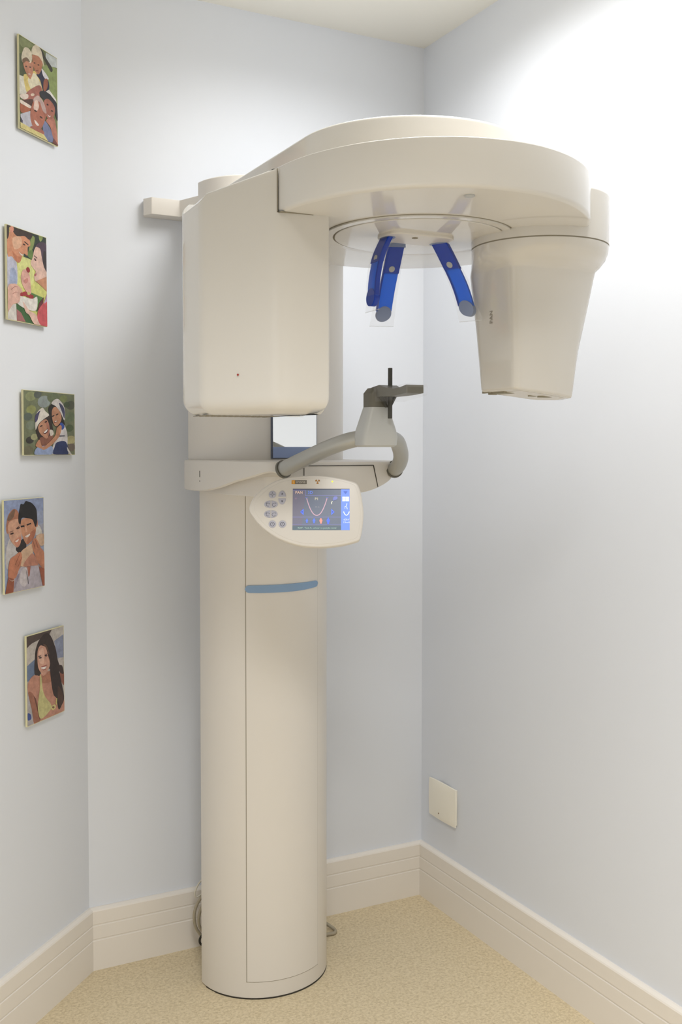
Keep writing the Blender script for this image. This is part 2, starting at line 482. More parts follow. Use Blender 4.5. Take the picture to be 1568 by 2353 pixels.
# chin support: saddle cone, block, plate, rod
def chin():
    cx, cy = -0.637, -0.836
    bm = bmesh.new()
    def sec(z, hx, hy, dx=0.0):
        return [(x + dx, y, z) for x, y in rpoly([(cx - hx, cy - hy, .013), (cx + hx, cy - hy, .013), (cx + hx, cy + hy, .013), (cx - hx, cy + hy, .013)], 5)]
    add_loft(bm, [sec(1.404, 0.037, 0.018), sec(1.408, 0.041, 0.024), sec(1.425, 0.0415, 0.027), sec(1.440, 0.0385, 0.026), sec(1.487, 0.0235, 0.021)])
    c = part(from_bm('chin_support', bm, SILVER2, None, 30))
    bm = bmesh.new()
    add_loft(bm, [sec(1.487, 0.0232, 0.0205), sec(1.516, 0.0232, 0.0205), sec(1.527, 0.0175, 0.0205, 0.004)])
    part(from_bm('support_block', bm, GREYD, None, 30), c)
    # bite plate running out towards the patient
    bm = bmesh.new(); secs = []
    for y, zt, zb, hw in ((-0.818, 1.526, 1.510, .020), (-0.842, 1.529, 1.506, .022), (-0.866, 1.532, 1.508, .021), (-0.885, 1.526, 1.508, .019), (-0.915, 1.522, 1.508, .018), (-0.945, 1.523, 1.509, .019), (-0.972, 1.527, 1.511, .020)):
        secs.append([(cx + 0.012 + x, y, z) for x, z in ((-hw, zb), (hw, zb), (hw, zt), (-hw, zt))])
    add_loft(bm, secs)
    bmesh.ops.bevel(bm, geom=[e for e in bm.edges if e.calc_face_angle(0) > 0.8], offset=0.002, segments=2, affect='EDGES')
    part(from_bm('chin_plate', bm, GREYD, None, 35), c)
    bm = bmesh.new()
    for sx in (-1, 1):
        add_loft(bm, [[(cx + 0.012 + sx * (0.015 + k), -0.864 + y, 1.509) for k, y in ((0, -.006), (.004, -.006), (.004, .004), (0, .004))],
                      [(cx + 0.012 + sx * (0.001 + k), -0.866 + y, 1.486) for k, y in ((0, -.005), (.004, -.005), (.004, .003), (0, .003))]])
    part(from_bm('rod_clip', bm, BLACKP, None, 20), c)
    bm = bmesh.new(); add_box(bm, (-0.6285, -0.878, 1.463), (-0.6215, -0.871, 1.567), 0.0006)
    part(from_bm('bite_rod', bm, BLACKP, None, 20), c)
    # loose hygienic film over the plate
    bm = bmesh.new(); secs = []
    for y, zt, zb, hw in ((-0.850, 1.533, 1.498, .026), (-0.89, 1.529, 1.497, .024), (-0.93, 1.527, 1.501, .022), (-0.978, 1.529, 1.507, .024), (-0.982, 1.522, 1.508, .023)):
        secs.append([(cx + 0.012 + x, y, z) for x, z in ((-hw, zb), (hw, zb), (hw, zt), (-hw, zt))])
    add_loft(bm, secs, False, False)
    part(from_bm('hygiene_film', bm, SLEEVE, None, 30), c)
    return c
chin()

# overhead arm
armo = [(RX - 0.232, -0.33)] + [(RX - 0.232 * math.cos(PI * i / 48), -0.937 - 0.232 * math.sin(PI * i / 48)) for i in range(49)] + [(RX + 0.232, -0.33)]
part(prism('overhead_arm', armo, 1.897, 1.992, CREAM, f1=0.007))

# rotor
th = math.radians(-17)
def rot_el(a, b, n=96):
    o = []
    for i in range(n):
        t = 2 * PI * i / n; x, y = a * math.cos(t), b * math.sin(t)
        o.append((RX + x * math.cos(th) - y * math.sin(th), RY + x * math.sin(th) + y * math.cos(th)))
    return o
ZU, ZT = 1.820, 1.901
rotor = part(prism('rotor_disc', rot_el(0.320, 0.377), ZU, ZT, CREAM, f0=0.008, f1=0.003))
def annulus(name, r0, r1, z0, z1, m, parent, cx=RX, cy=RY, n=72):
    bm = bmesh.new()
    A = lambda r, z: [(cx + r * math.cos(2 * PI * i / n), cy + r * math.sin(2 * PI * i / n), z) for i in range(n)]
    add_loft(bm, [A(r0, z1), A(r0, z0), A(r1, z0), A(r1, z1), A(r0, z1)], False, False)
    bmesh.ops.remove_doubles(bm, verts=bm.verts, dist=1e-6)
    return part(from_bm(name, bm, m, None, 30), parent)
annulus('ring_gap', 0.1655, 0.1690, 1.8185, 1.8205, SEAM, rotor)
annulus('outer_ring', 0.1690, 0.1850, 1.8165, 1.8205, CREAM, rotor)
annulus('ring_gap', 0.1850, 0.1866, 1.8190, 1.8205, SEAM, rotor)
part(prism('centre_plate', circle(RX, RY, 0.1655, 72), 1.8155, 1.8205, CREAM, f0=0.001), rotor)
part(prism('support_hub', rpoly([(-0.70, -1.02, .03), (-0.555, -1.02, .03), (-0.555, -0.935, .03), (-0.70, -0.935, .03)]), 1.8095, 1.8157, CREAM2, f0=0.002), rotor)
part(prism('hub_screw', circle(-0.640, -0.995, 0.006, 20), 1.8085, 1.8097, SEAM), rotor)
part(prism('rim_bolt', circle(-0.712, -1.285, 0.009, 24), 1.8172, 1.8205, SILVER2, f0=0.001), rotor)

# tube head (big box on the left)
def tube_head():
    ol = rpoly([(RX - .228, RY - .070, .009), (RX - .25, RY + .205, .03), (RX - .395, RY + .215, .05), (RX - .436, RY + .155, .05), (RX - .432, RY + .058, .035), (RX - .325, RY - .060, .06)], 8)
    bm = bmesh.new(); add_prism(bm, ol, 1.463, ZU, f0=0.032, seg=8)
    top = [p for p in ccw(ol)]
    upper = [p for p in top if p[0] <= RX - .3245]
    # rotate so that the run is contiguous
    idx = [i for i, p in enumerate(top) if p[0] <= RX - .3245]
    start = next(i for i in idx if (i - 1) % len(top) not in idx)
    run = []
    i = start
    while i % len(top) in idx and len(run) < len(idx): run.append(top[i % len(top)]); i += 1
    slope = lambda p: 1.899 - max(0.0, (RX - .325) - p[0]) / .111 * .030 - (max(0.0, (RX - .325) - p[0] - .085) / .026) ** 2 * .022
    add_prism(bm, run, ZU, slope, f1=0.006)
    h = part(from_bm('tube_head', bm, CREAM, None, 40))
    return h, run
head, run = tube_head()
# seam between the tube head and the rotor
front = max(run, key=lambda p: p[0] - p[1])
part(tube('head_seam', [(front[0] + .0005, front[1] - .0007, ZU + .001), (front[0] + .0005, front[1] - .0007, ZT - .004)], 0.0011, SEAM, n=8), head)
bm = bmesh.new(); add_box(bm, (RX - .326, RY - .0665, ZU - .0012), (RX - .236, RY - .0655 + .06, ZU + .0002))
part(from_bm('head_seam', bm, SEAM, None, 0), head)
part(prism('status_dot', circle(0, 0, 0.0018, 12), -0.0006, 0.0006, RED), head)
dot = head.children[-1]
dot.matrix_local = Matrix.Translation((-1.0, -0.972, 1.534)) @ Matrix.Rotation(math.radians(-50), 4, 'Z') @ Matrix.Rotation(PI / 2, 4, 'X')
bm = bmesh.new()
for i in range(13):
    for j in range(2):
        add_box(bm, (RX - .415 + i * .012 , RY + .075 + j * .045, 1.4622), (RX - .410 + i * .012, RY + .105 + j * .045, 1.4634))
part(from_bm('vent_slots', bm, SEAM, None, 0), head)

# sensor head (right)
def sensor():
    c0 = Vector((RX + .235, RY - .075))
    n = 96
    def radial(poly):
        out = []
        m = len(poly)
        for i in range(n):
            a = 2 * PI * i / n; d = Vector((math.cos(a), math.sin(a))); best = 0
            for k in range(m):
                p, q = Vector(poly[k]) - c0, Vector(poly[(k + 1) % m]) - c0
                e = q - p; den = d.x * e.y - d.y * e.x
                if abs(den) < 1e-12: continue
                t = (p.x * e.y - p.y * e.x) / den; s = (p.x * d.y - p.y * d.x) / den
                if t > 0 and -1e-9 <= s <= 1 + 1e-9: best = max(best, t)
            out.append(best)
        return out
    circ = radial(circle(RX + .237, RY - .078, 0.1355, 96))
    g = lambda L: [(RX + x, RY + y, r) for x, y, r in L]
    hi = radial(rpoly(g([(.133, -.131, .016), (.245, -.150, .25), (.338, -.130, .02), (.372, -.05, .05), (.33, .03, .05), (.13, .028, .03)]), 6))
    lo = radial(rpoly(g([(.142, -.129, .012), (.22, -.139, .2), (.290, -.122, .014), (.306, -.07, .03), (.285, -.01, .03), (.142, -.002, .02)]), 6))
    def sec(r, z):
        return [(c0.x + r[i] * math.cos(2 * PI * i / n), c0.y + r[i] * math.sin(2 * PI * i / n), z if not callable(z) else z(r[i] * math.cos(2 * PI * i / n))) for i in range(n)]
    mix = lambda A, B, t: [a * (1 - t) + b * t for a, b in zip(A, B)]
    zb = lambda k: (lambda x: 1.513 - x * 0.10 + k)
    bm = bmesh.new()
    add_loft(bm, [sec(mix(lo, lo, 0) if False else [v - .006 for v in lo], zb(-.006)), sec([v - .0018 for v in lo], zb(-.0045)), sec(lo, zb(0.0)),
                  sec(mix(lo, hi, .35), 1.60), sec(mix(lo, hi, .75), 1.69), sec(hi, 1.750), sec(mix(hi, circ, .08), 1.756),
                  sec(mix(hi, circ, .50), 1.765), sec(mix(hi, circ, .85), 1.776), sec(mix(hi, circ, .97), 1.787), sec(circ, 1.7995)])
    s = part(from_bm('sensor_head', bm, CREAM, None, 50))
    annulus('collar_gap', 0.09, 0.1348, 1.7993, 1.8022, SEAM, s, RX + .237, RY - .078, 96)
    part(prism('sensor_collar', circle(RX + .237, RY - .078, 0.1362, 96), 1.802, 1.899, CREAM, f1=0.006), s)
    # bottom recess and slots
    ins = [v * .80 - .002 for v in lo]
    bm = bmesh.new(); add_loft(bm, [sec(ins, zb(-.0068)), sec(ins, zb(-.0055))])
    part(from_bm('bottom_plate', bm, CREAM2, None, 30), s)
    for (x, y, a, b) in ((.172, -.045, .016, .028), (.225, -.075, .010, .004), (.245, -.090, .014, .009), (.175, -.008, .010, .003), (.152, -.02, .003, .014)):
        z = 1.513 - (RX + x - c0.x) * .10 - .0079
        part(prism('bottom_slot', rpoly([(RX + x - a, RY + y - b, .003), (RX + x + a, RY + y - b, .003), (RX + x + a, RY + y + b, .003), (RX + x - a, RY + y + b, .003)], 3), z, z + .004, mat('slot_shade', (150, 143, 122), rough=0.6)), s)
    # PAN lettering on the inner face, reading upward
    me = mesh_of_text('PAN', 0.0135)
    o = link('lettering', me, mat('grey_print', (140, 132, 116), rough=0.5))
    part(o, s)
    o.matrix_local = Matrix.Translation((-0.4835, -1.030, 1.662)) @ Matrix(((0, 0, -1, 0), (0, -1, 0, 0), (-1, 0, 0, 0), (0, 0, 0, 1))).transposed() if False else \
        Matrix.Translation((-0.4840, -1.030, 1.662)) @ Matrix(((0, 0, -1, 0), (0, 1, 0, 0), (1, 0, 0, 0), (0, 0, 0, 1)))
    return s
sensor()

# temple and forehead supports with clear sleeves
def temple(path, wdir, width, face, pad=BLUEG):
    """path: world points along the centre line; wdir: width direction; face: normal of the inner face"""
    wd = Vector(wdir).normalized(); fn = Vector(face).normalized()
    pts = spline(path, 6, closed=False)
    bm = bmesh.new(); secs = []
    nn = len(pts)
    for i, p in enumerate(pts):
        t = i / (nn - 1)
        hw = width / 2 * (1.0 if t < .9 else math.sqrt(max(0.06, 1 - ((t - .9) / .1) ** 2)))
        secs.append([p + wd * a + fn * b for a, b in ((-hw, -.003), (-hw * .8, -.0045), (hw * .8, -.0045), (hw, -.003), (hw, .003), (hw * .8, .0045), (-hw * .8, .0045), (-hw, .003))])
    add_loft(bm, secs)
    s = part(from_bm('temple_support', bm, BLUE, None, 35))
    # darker upper sheath
    bm = bmesh.new(); secs = []
    for p in pts[1:int(nn * .48)]:
        hw = width / 2 + .0008
        secs.append([p + wd * a + fn * b for a, b in ((-hw, -.0052), (hw, -.0052), (hw, .0052), (-hw, .0052))])
    add_loft(bm, secs); part(from_bm('sheath', bm, BLUED, None, 35), s)
    # dark back edge strip
    bm = bmesh.new(); secs = []
    for p in pts[1:-2]:
        secs.append([p + wd * a + fn * b for a, b in ((-width / 2 - .0012, -.004), (-width / 2 + .0016, -.0056), (-width / 2 + .0016, .0056), (-width / 2 - .0012, .004))])
    add_loft(bm, secs); part(from_bm('edge_strip', bm, BLUED, None, 35), s)
    ax = (pts[-1] - pts[-4]).normalized()
    def disc(name, c, r, m):
        bm = bmesh.new()
        u = wd; v = ax
        A = lambda d, rr: [c + fn * d + u * math.cos(2 * PI * k / 28) * rr + v * math.sin(2 * PI * k / 28) * rr for k in range(28)]
        add_loft(bm, [A(-.0055, r), A(.0055, r), A(.0065, r * .85)])
        part(from_bm(name, bm, m, None, 35), s)
    disc('end_pad', pts[-1] - ax * (width * .42), width * .50, pad)
    disc('screw', pts[int(nn * .40)], width * .20, SILVER2)
    bm = bmesh.new()
    p0 = pts[0]
    add_loft(bm, [[p0 + wd * a + fn * b + Vector((0, 0, z)) for a, b in [((width * .62) * math.cos(2 * PI * k / 24), .013 * math.sin(2 * PI * k / 24)) for k in range(24)]] for z in (-.006, -.004, .002)])
    part(from_bm('socket', bm, BLUEG, None, 35), s)
    # clear sleeve, pinched and flared at the end
    bm = bmesh.new(); secs = []
    full = pts + [pts[-1] + ax * .004, pts[-1] + ax * .012]
    for i, p in enumerate(full):
        t = i / (len(full) - 1)
        hw = width * (.60 + .22 * t); th_ = .0095 * (1 - t ** 3) + .0008
        secs.append([p + wd * a + fn * b for a, b in ((-hw, 0), (-hw * .6, -th_), (hw * .6, -th_), (hw, 0), (hw * .6, th_), (-hw * .6, th_))])
    add_loft(bm, secs, False, False); part(from_bm('clear_sleeve', bm, SLEEVE, None, 50), s)
    bm = bmesh.new()
    e = full[-1]; hw = width * .82
    add_loft(bm, [[e + wd * a + fn * b + ax * c for a, b, c in ((-hw, -.0009, -.0006), (hw, -.0009, -.0006), (hw, .0009, -.0006), (-hw, .0009, -.0006))],
                  [e + wd * a + fn * b + ax * c for a, b, c in ((-hw, -.0009, .0006), (hw, -.0009, .0006), (hw, .0009, .0006), (-hw, .0009, .0006))]])
    part(from_bm('sleeve_weld', bm, SLEEVE_EDGE, None, 0), s)
    return s
temple([(-.686, -.968, 1.815), (-.706, -.970, 1.775), (-.719, -.974, 1.728), (-.727, -.982, 1.676)], (0.05, 1, 0), .036, (1, -.05, 0), BLUED)
temple([(-.626, -.900, 1.815), (-.629, -.888, 1.774), (-.634, -.876, 1.723), (-.640, -.868, 1.664)], (1, -.30, 0), .031, (-.30, -1, 0))
temple([(-.568, -.968, 1.815), (-.545, -.970, 1.777), (-.520, -.976, 1.726), (-.503, -.982, 1.670)], (.45, -1, 0), .033, (-1, -.45, 0))

# wall bracket
part(prism('wall_bracket', rpoly([(-.885, -.001, 0), (-.892, -.022, .002), (-.878, -.050, .004), (-.800, -.050, .004), (-.735, -.225, .004), (-.66, -.225, 0), (-.745, -.001, 0)], 3), 2.022, 2.066, CREAM2, f0=0.001, f1=0.001))

# ---------------------------------------------------------------- control panel
PS = 2.10 / 2342.4
u_ax = Vector((math.cos(YAW), -math.sin(YAW), 0))
f_ax = Vector((math.sin(YAW), math.cos(YAW), 0))
tl = math.radians(15)
v_ax = (Vector((0, 0, 1)) * math.cos(tl) + f_ax * math.sin(tl)).normalized()
n_ax = u_ax.cross(v_ax)           # towards the viewer
pc = Vector((-.7835, -.8080, 1.2715))
PM = Matrix((u_ax, v_ax, n_ax)).transposed().to_4x4(); PM.translation = pc
def pp(x, y): return ((x - 712) * PS, -(y - 1175) * PS * 1.02)
pout = [(579, 1170), (585, 1148), (598, 1132), (619, 1115), (644, 1102), (675, 1095), (713, 1091.5), (751, 1092), (785, 1097), (810, 1103), (827, 1110), (835, 1128), (840, 1155), (842, 1183),
        (839, 1214), (834, 1236), (828, 1242), (812, 1247), (789, 1252), (751, 1256), (713, 1255), (688, 1251), (657, 1241), (629, 1226), (604, 1206), (588, 1187)]
po = [(p.x, p.y) for p in spline([pp(*p) for p in pout], 4)]
bm = bmesh.new(); add_prism(bm, po, -0.030, 0.0, f0=0.010, f1=0.0035)
cp = from_bm('control_panel', bm, CREAM2, None, 40); part(cp); cp.matrix_local = MI @ PM
def on_panel(o, x=0, y=0, z=0.0):
    o.parent = cp; o.location = (x, y, z); return o
bm = bmesh.new(); add_prism(bm, [(p[0] * .93 + .002, p[1] * .92) for p in po], 0.0, 0.0008, f1=0.0004)
on_panel(from_bm('face_plate', bm, CREAM2, None, 40), z=-0.0002)
# bracket joining the panel to the console
tube_pts = [pc - n_ax * .018 + u_ax * .02 + v_ax * .02, pc - n_ax * .06 + u_ax * .03 + v_ax * .03, Vector((-.70, -.60, 1.312)), Vector((-.69, -.55, 1.318))]
part(tube('panel_arm', tube_pts, 0.016, CREAM2, n=20))

scr = Flat(0.00004)
W_, H_ = 131 * PS, 95 * PS * 1.02
S = lambda x, y: ((x - 640) / 1010 * W_, -(y - 632) / 745 * H_)        # screen drawn in a 1010 x 745 field centred on 640, 632
R = lambda x0, y0, x1, y1: [S(x0, y1), S(x1, y1), S(x1, y0), S(x0, y0)]
scr.poly(R(135, 260, 1145, 1005), (104, 112, 130))
scr.poly(R(135, 260, 1145, 275), (62, 66, 84))
scr.poly(R(135, 930, 1000, 1005), (88, 104, 116))
scr.poly([S(135, 275), S(358, 275), S(358, 385), S(300, 930), S(135, 930)], (110, 108, 126))
scr.poly(R(993, 270, 1145, 1005), (112, 146, 238))
for a in (R(355, 285, 362, 385), R(355, 378, 993, 384), R(135, 768, 993, 775), R(135, 900, 993, 906), R(135, 280, 358, 286)): scr.poly(a, (132, 134, 196))
scr.text('PAN', *S(245, 330), 0.0080, (240, 208, 182)); scr.text('3D', *S(445, 330), 0.0086, (116, 148, 255)); scr.text('P1', *S(560, 445), 0.0080, (232, 222, 190))
scr.text('14.1s', *S(570, 590), 0.0045, (150, 152, 160)); scr.text('2D', *S(190, 437), 0.004, (170, 130, 160))
def curve_band(f, t0, t1, wd, rgb, n=26):
    L = []; Rr = []
    for i in range(n + 1):
        t = t0 + (t1 - t0) * i / n; x, y = f(t); x2, y2 = f(t + 1e-3); dx, dy = x2 - x, y2 - y; l = math.hypot(dx, dy)
        L.append(S(x - dy / l * wd, y + dx / l * wd)); Rr.append(S(x + dy / l * wd, y - dx / l * wd))
    for i in range(n): scr.poly([L[i], L[i + 1], Rr[i + 1], Rr[i]], rgb); scr.z -= scr.step
    scr.z += scr.step
curve_band(lambda t: (563 + 187 * t, 742 - 330 * abs(t) ** 2.1), -1, 1, 8, (198, 164, 182))
scr.poly([S(345, 410), S(410, 410), S(378, 440)], (110, 116, 170)); scr.poly([S(715, 410), S(780, 410), S(748, 440)], (110, 116, 170))
scr.poly([S(270, 680), S(330, 620), S(330, 738)], (92, 124, 244)); scr.poly([S(878, 680), S(820, 620), S(820, 738)], (92, 124, 244))
scr.poly([S(293, 672), S(315, 672), S(315, 688), S(293, 688)], (50, 66, 150)); scr.poly([S(833, 672), S(852, 672), S(852, 688), S(833, 688)], (50, 66, 150))
def body(cx, s, rgb):
    scr.poly([S(cx + x * s, 838 + y * s) for x, y in ((-9, -52), (9, -52), (12, -40), (10, -30), (26, -18), (28, 10), (17, 18), (15, 54), (-15, 54), (-17, 18), (-28, 10), (-26, -18), (-10, -30), (-12, -40))], rgb)
body(390, .75, (92, 124, 232)); body(516, .86, (92, 124, 232)); body(638, .95, (226, 150, 138)); body(766, 1.06, (84, 116, 240))
scr.poly([S(*p) for p in ((850, 430), (870, 402), (905, 398), (930, 410), (930, 440), (905, 462), (870, 470), (852, 478))], (118, 126, 196))
scr.poly([S(*p) for p in ((818, 540), (816, 505), (826, 490), (845, 490), (846, 500), (832, 506), (832, 540))], (226, 228, 214))
scr.text('R207 : Tecla R, colocar na posição inicial', *S(570, 968), 0.0049, (168, 196, 186), sx=.98)
scr.poly([S(1035, 305), S(1110, 305), S(1073, 355)], (70, 104, 190))
scr.poly(R(1015, 405, 1135, 488), (226, 234, 252)); scr.poly(R(1015, 444, 1135, 448), (170, 188, 240)); scr.poly(R(1072, 405, 1078, 488), (170, 188, 240))
for q in ([(1090, 525), (1105, 525), (1095, 575), (1082, 575)], [(1082, 580), (1095, 580), (1112, 632), (1098, 632)], [(1058, 580), (1078, 572), (1080, 582), (1066, 595), (1066, 625), (1058, 625)]): scr.poly([S(*p) for p in q], (214, 226, 250))
curve_band(lambda t: (1088 + 50 * t, 740 - 66 * abs(t) ** 2.2), -1, 1, 8, (224, 234, 252), 16)
scr.text('60kV', *S(1090, 820), 0.0058, (222, 232, 252)); scr.text('15mA', *S(1090, 868), 0.0058, (222, 232, 252))
sc_ = scr.build('screen', SCREEN, cp, Matrix.Translation((*pp(744.5, 1170.5), 0.0009)))
sc_['label'] = 'lit blue-grey display showing PAN menu'
# logo, trefoil, lamp
lg = Flat(); b0 = pp(676, 1112); b1 = pp(711, 1103); ww = b1[0] - b0[0]; hh = b1[1] - b0[1]
lg.poly([(0, 0), (ww, 0), (ww, hh), (0, hh)], (128, 122, 112)); lg.poly([(0, 0), (ww * .23, 0), (ww * .23, hh), (0, hh)], (222, 158, 62))
lg.text('s', ww * .12, hh * .5, hh * 1.05, (240, 206, 140)); lg.text('irona', ww * .61, hh * .52, hh * 1.0, (206, 200, 190), sx=1.1)
lg.build('logo_plate', PRINT, cp, Matrix.Translation((b0[0], b0[1], 0.0009)))
tf = Flat()
for k in range(3):
    a0 = math.radians(30 + 120 * k) - .525
    tf.poly([(r * math.cos(a), r * math.sin(a)) for r, a in [(.0014, a0), (.0052, a0), (.0052, a0 + .35), (.0052, a0 + .7), (.0052, a0 + 1.05), (.0014, a0 + 1.05)]], (176, 122, 44))
tf.poly([(.0009 * math.cos(k), .0009 * math.sin(k)) for k in np.linspace(0, 2 * PI, 10)[:-1]], (176, 122, 44))
tf.build('radiation_symbol', PRINT, cp, Matrix.Translation((*pp(736, 1106), 0.0009)))
on_panel(prism('status_lamp', circle(0, 0, .0016, 14), 0, .0008, mat('green_yellow_led', (206, 220, 60), emis=1.2)), *pp(770, 1106), 0.0006)
# buttons
def ell(cx, cy, rx, ry, a0, a1, n=22):
    return [(cx + rx * math.cos(a0 + (a1 - a0) * i / n), cy + ry * math.sin(a0 + (a1 - a0) * i / n)) for i in range(n + 1)]
def button(x, y, outline, icon):
    b = on_panel(prism('button', outline, 0, 0.0012, BTN, f1=0.0004, seg=2), *pp(x, y), 0.0005)
    f = Flat(); icon(f)
    if f.f:
        f.build('button_icon', PRINT, b, Matrix.Translation((0, 0, 0.0012)))
    return b
IK = (70, 70, 84)
def ring(f, r, w_, a0=0, a1=2 * PI, cx=0, cy=0, n=18, rgb=IK):
    for i in range(n):
        a, b = a0 + (a1 - a0) * i / n, a0 + (a1 - a0) * (i + 1) / n
        f.poly([(cx + q * math.cos(t), cy + q * math.sin(t)) for q, t in ((r - w_, a), (r + w_, a), (r + w_, b), (r - w_, b))], rgb); f.z -= f.step
    f.z += f.step
def sun(f):
    ring(f, .0018, .0003)
    for k in range(4):
        a = k * PI / 2
        f.poly([(r * math.cos(a + d), r * math.sin(a + d)) for r, d in ((.0027, .12), (.0056, .05), (.0056, -.05), (.0027, -.12))], IK)
C1 = circle(0, 0, .0077, 28)
button(632, 1136.5, C1, sun)
button(654.5, 1135, ell(0, -.0058, .0077, .0125, 0, PI), lambda f: f.poly([(-.0017, -.0015), (.0017, -.0015), (0, .0028)], IK))
button(654.5, 1152, ell(0, .0058, .0077, .0125, PI, 2 * PI), lambda f: f.poly([(-.0017, .0015), (.0017, .0015), (0, -.0028)], IK))
for yy in (1159, 1181.5):
    button(621, yy, ell(.0062, 0, .0130, .0078, PI / 2, 3 * PI / 2), lambda f: (ring(f, .0034, .0004, .2, 5.2, .0012, -.0008), f.poly([(-.004, .0012), (-.001, .0042), (-.0006, .0036), (-.0034, .0006)], IK)))
    button(637, yy, ell(-.0062, 0, .0130, .0078, -PI / 2, PI / 2), lambda f: (ring(f, .0034, .0004, 1.2, 6.1, -.0010, -.0012), f.poly([(.004, .0012), (.001, .0042), (.0006, .0036), (.0034, .0006)], IK)))
button(633, 1204.5, C1, lambda f: (ring(f, .0040, .0005), f.text('T', 0, 0, .005, IK)))
button(656, 1204.5, C1, lambda f: (ring(f, .0040, .0006), f.text('R', 0, 0, .0052, IK)))

# ------------------------------------------------------------------ wall socket plate
def socket():
    t = thing('wall_cover_plate', 'cream square blank wall plate low on the right wall above baseboard', 'wall plate', (0, -0.134, 0.331))
    bm = bmesh.new(); add_box(bm, (-0.007, -0.068, -0.052), (-0.0002, 0.068, 0.0545), 0.001)
    from_bm('back_frame', bm, PLATE, t, 20)
    bm = bmesh.new(); n = 14
    grid = [[None] * (n + 1) for _ in range(n + 1)]
    outl = lambda i, j: ((i / n * 2 - 1), (j / n * 2 - 1))
    for i in range(n + 1):
        for j in range(n + 1):
            a, b = outl(i, j)
            y = 0.0745 * a * (1 - .04 * b * b); z = 0.0585 * b * (1 - .04 * a * a)
            grid[i][j] = bm.verts.new((-0.0105 - 0.0045 * (1 - a * a) * (1 - b * b) ** .5, y, z))
    for i in range(n):
        for j in range(n): bm.faces.new((grid[i][j], grid[i + 1][j], grid[i + 1][j + 1], grid[i][j + 1]))
    back = [[bm.verts.new((-0.0068, grid[i][j].co.y, grid[i][j].co.z)) for j in range(n + 1)] for i in range(n + 1)]
    ring_ = [(i, 0) for i in range(n)] + [(n, j) for j in range(n)] + [(i, n) for i in range(n, 0, -1)] + [(0, j) for j in range(n, 0, -1)]
    for k in range(len(ring_)):
        (a, b), (c, d) = ring_[k], ring_[(k + 1) % len(ring_)]
        bm.faces.new((grid[a][b], grid[c][d], back[c][d], back[a][b]))
    bm.faces.new([back[a][b] for a, b in ring_])
    bmesh.ops.delete(bm, geom=[back[i][j] for i in range(1, n) for j in range(1, n)], context='VERTS')
    from_bm('cover', bm, PLATE, t, 40)
    o = prism('screw_dot', circle(0, 0, .0022, 12), 0, .0006, mat('dot_brown', (150, 128, 100)), t)
    o.matrix_local = Matrix.Translation((-0.0148, 0.012, -0.038)) @ Matrix.Rotation(-PI / 2, 4, 'Y')
    bm = bmesh.new(); add_box(bm, (-0.0069, -0.03, 0.0545), (-0.0022, 0.02, 0.0553)); from_bm('top_slot', bm, SEAM, t, 0)
socket()

# ------------------------------------------------------------------ cables by the column foot
t = thing('cable_coil', 'grey-beige coiled cable hanging behind the column by the back baseboard', 'cable', (-0.74, -0.08, 0))
def cab(name, pts, r, m, parent):
    off = Vector(parent.location)
    return tube(name, [p - off for p in spline(pts, 6, closed=False)], r, m, parent, n=10)
cab('cable_loop', [(-.70, -.085, .185), (-.745, -.082, .180), (-.768, -.080, .158), (-.779, -.08, .130), (-.778, -.08, .100), (-.768, -.08, .075), (-.745, -.085, .050), (-.70, -.09, .04)], .0042, CABLE, t)
cab('cable_loop', [(-.70, -.095, .165), (-.745, -.092, .160), (-.764, -.09, .140), (-.770, -.09, .115), (-.766, -.09, .090), (-.745, -.09, .065), (-.70, -.09, .05)], .004, CABLE, t)
cab('white_cord', [(-.72, -.07, .225), (-.755, -.07, .212), (-.771, -.07, .190), (-.774, -.07, .174), (-.768, -.07, .168), (-.752, -.072, .176), (-.72, -.075, .19)], .0022, CABLEW, t)
cab('dark_hook', [(-.735, -.085, .075), (-.757, -.085, .068), (-.766, -.085, .055), (-.764, -.085, .043), (-.755, -.085, .038), (-.735, -.085, .04)], .003, DARK, t)
t = thing('floor_cable', 'thin grey-brown cable loop lying on the floor right of the column', 'cable', (-0.42, -0.09, 0))
cab('cable_loop', [(-.49, -.08, .06), (-.44, -.06, .045), (-.395, -.075, .026), (-.366, -.108, .008), (-.372, -.128, .0055), (-.392, -.128, .0055), (-.44, -.12, .0055), (-.50, -.12, .0055)], .005, CABLE, t)
cab('dark_clip', [(-.45, -.10, .040), (-.405, -.104, .038), (-.392, -.108, .033), (-.398, -.120, .012), (-.402, -.128, .008)], .0028, DARK, t)

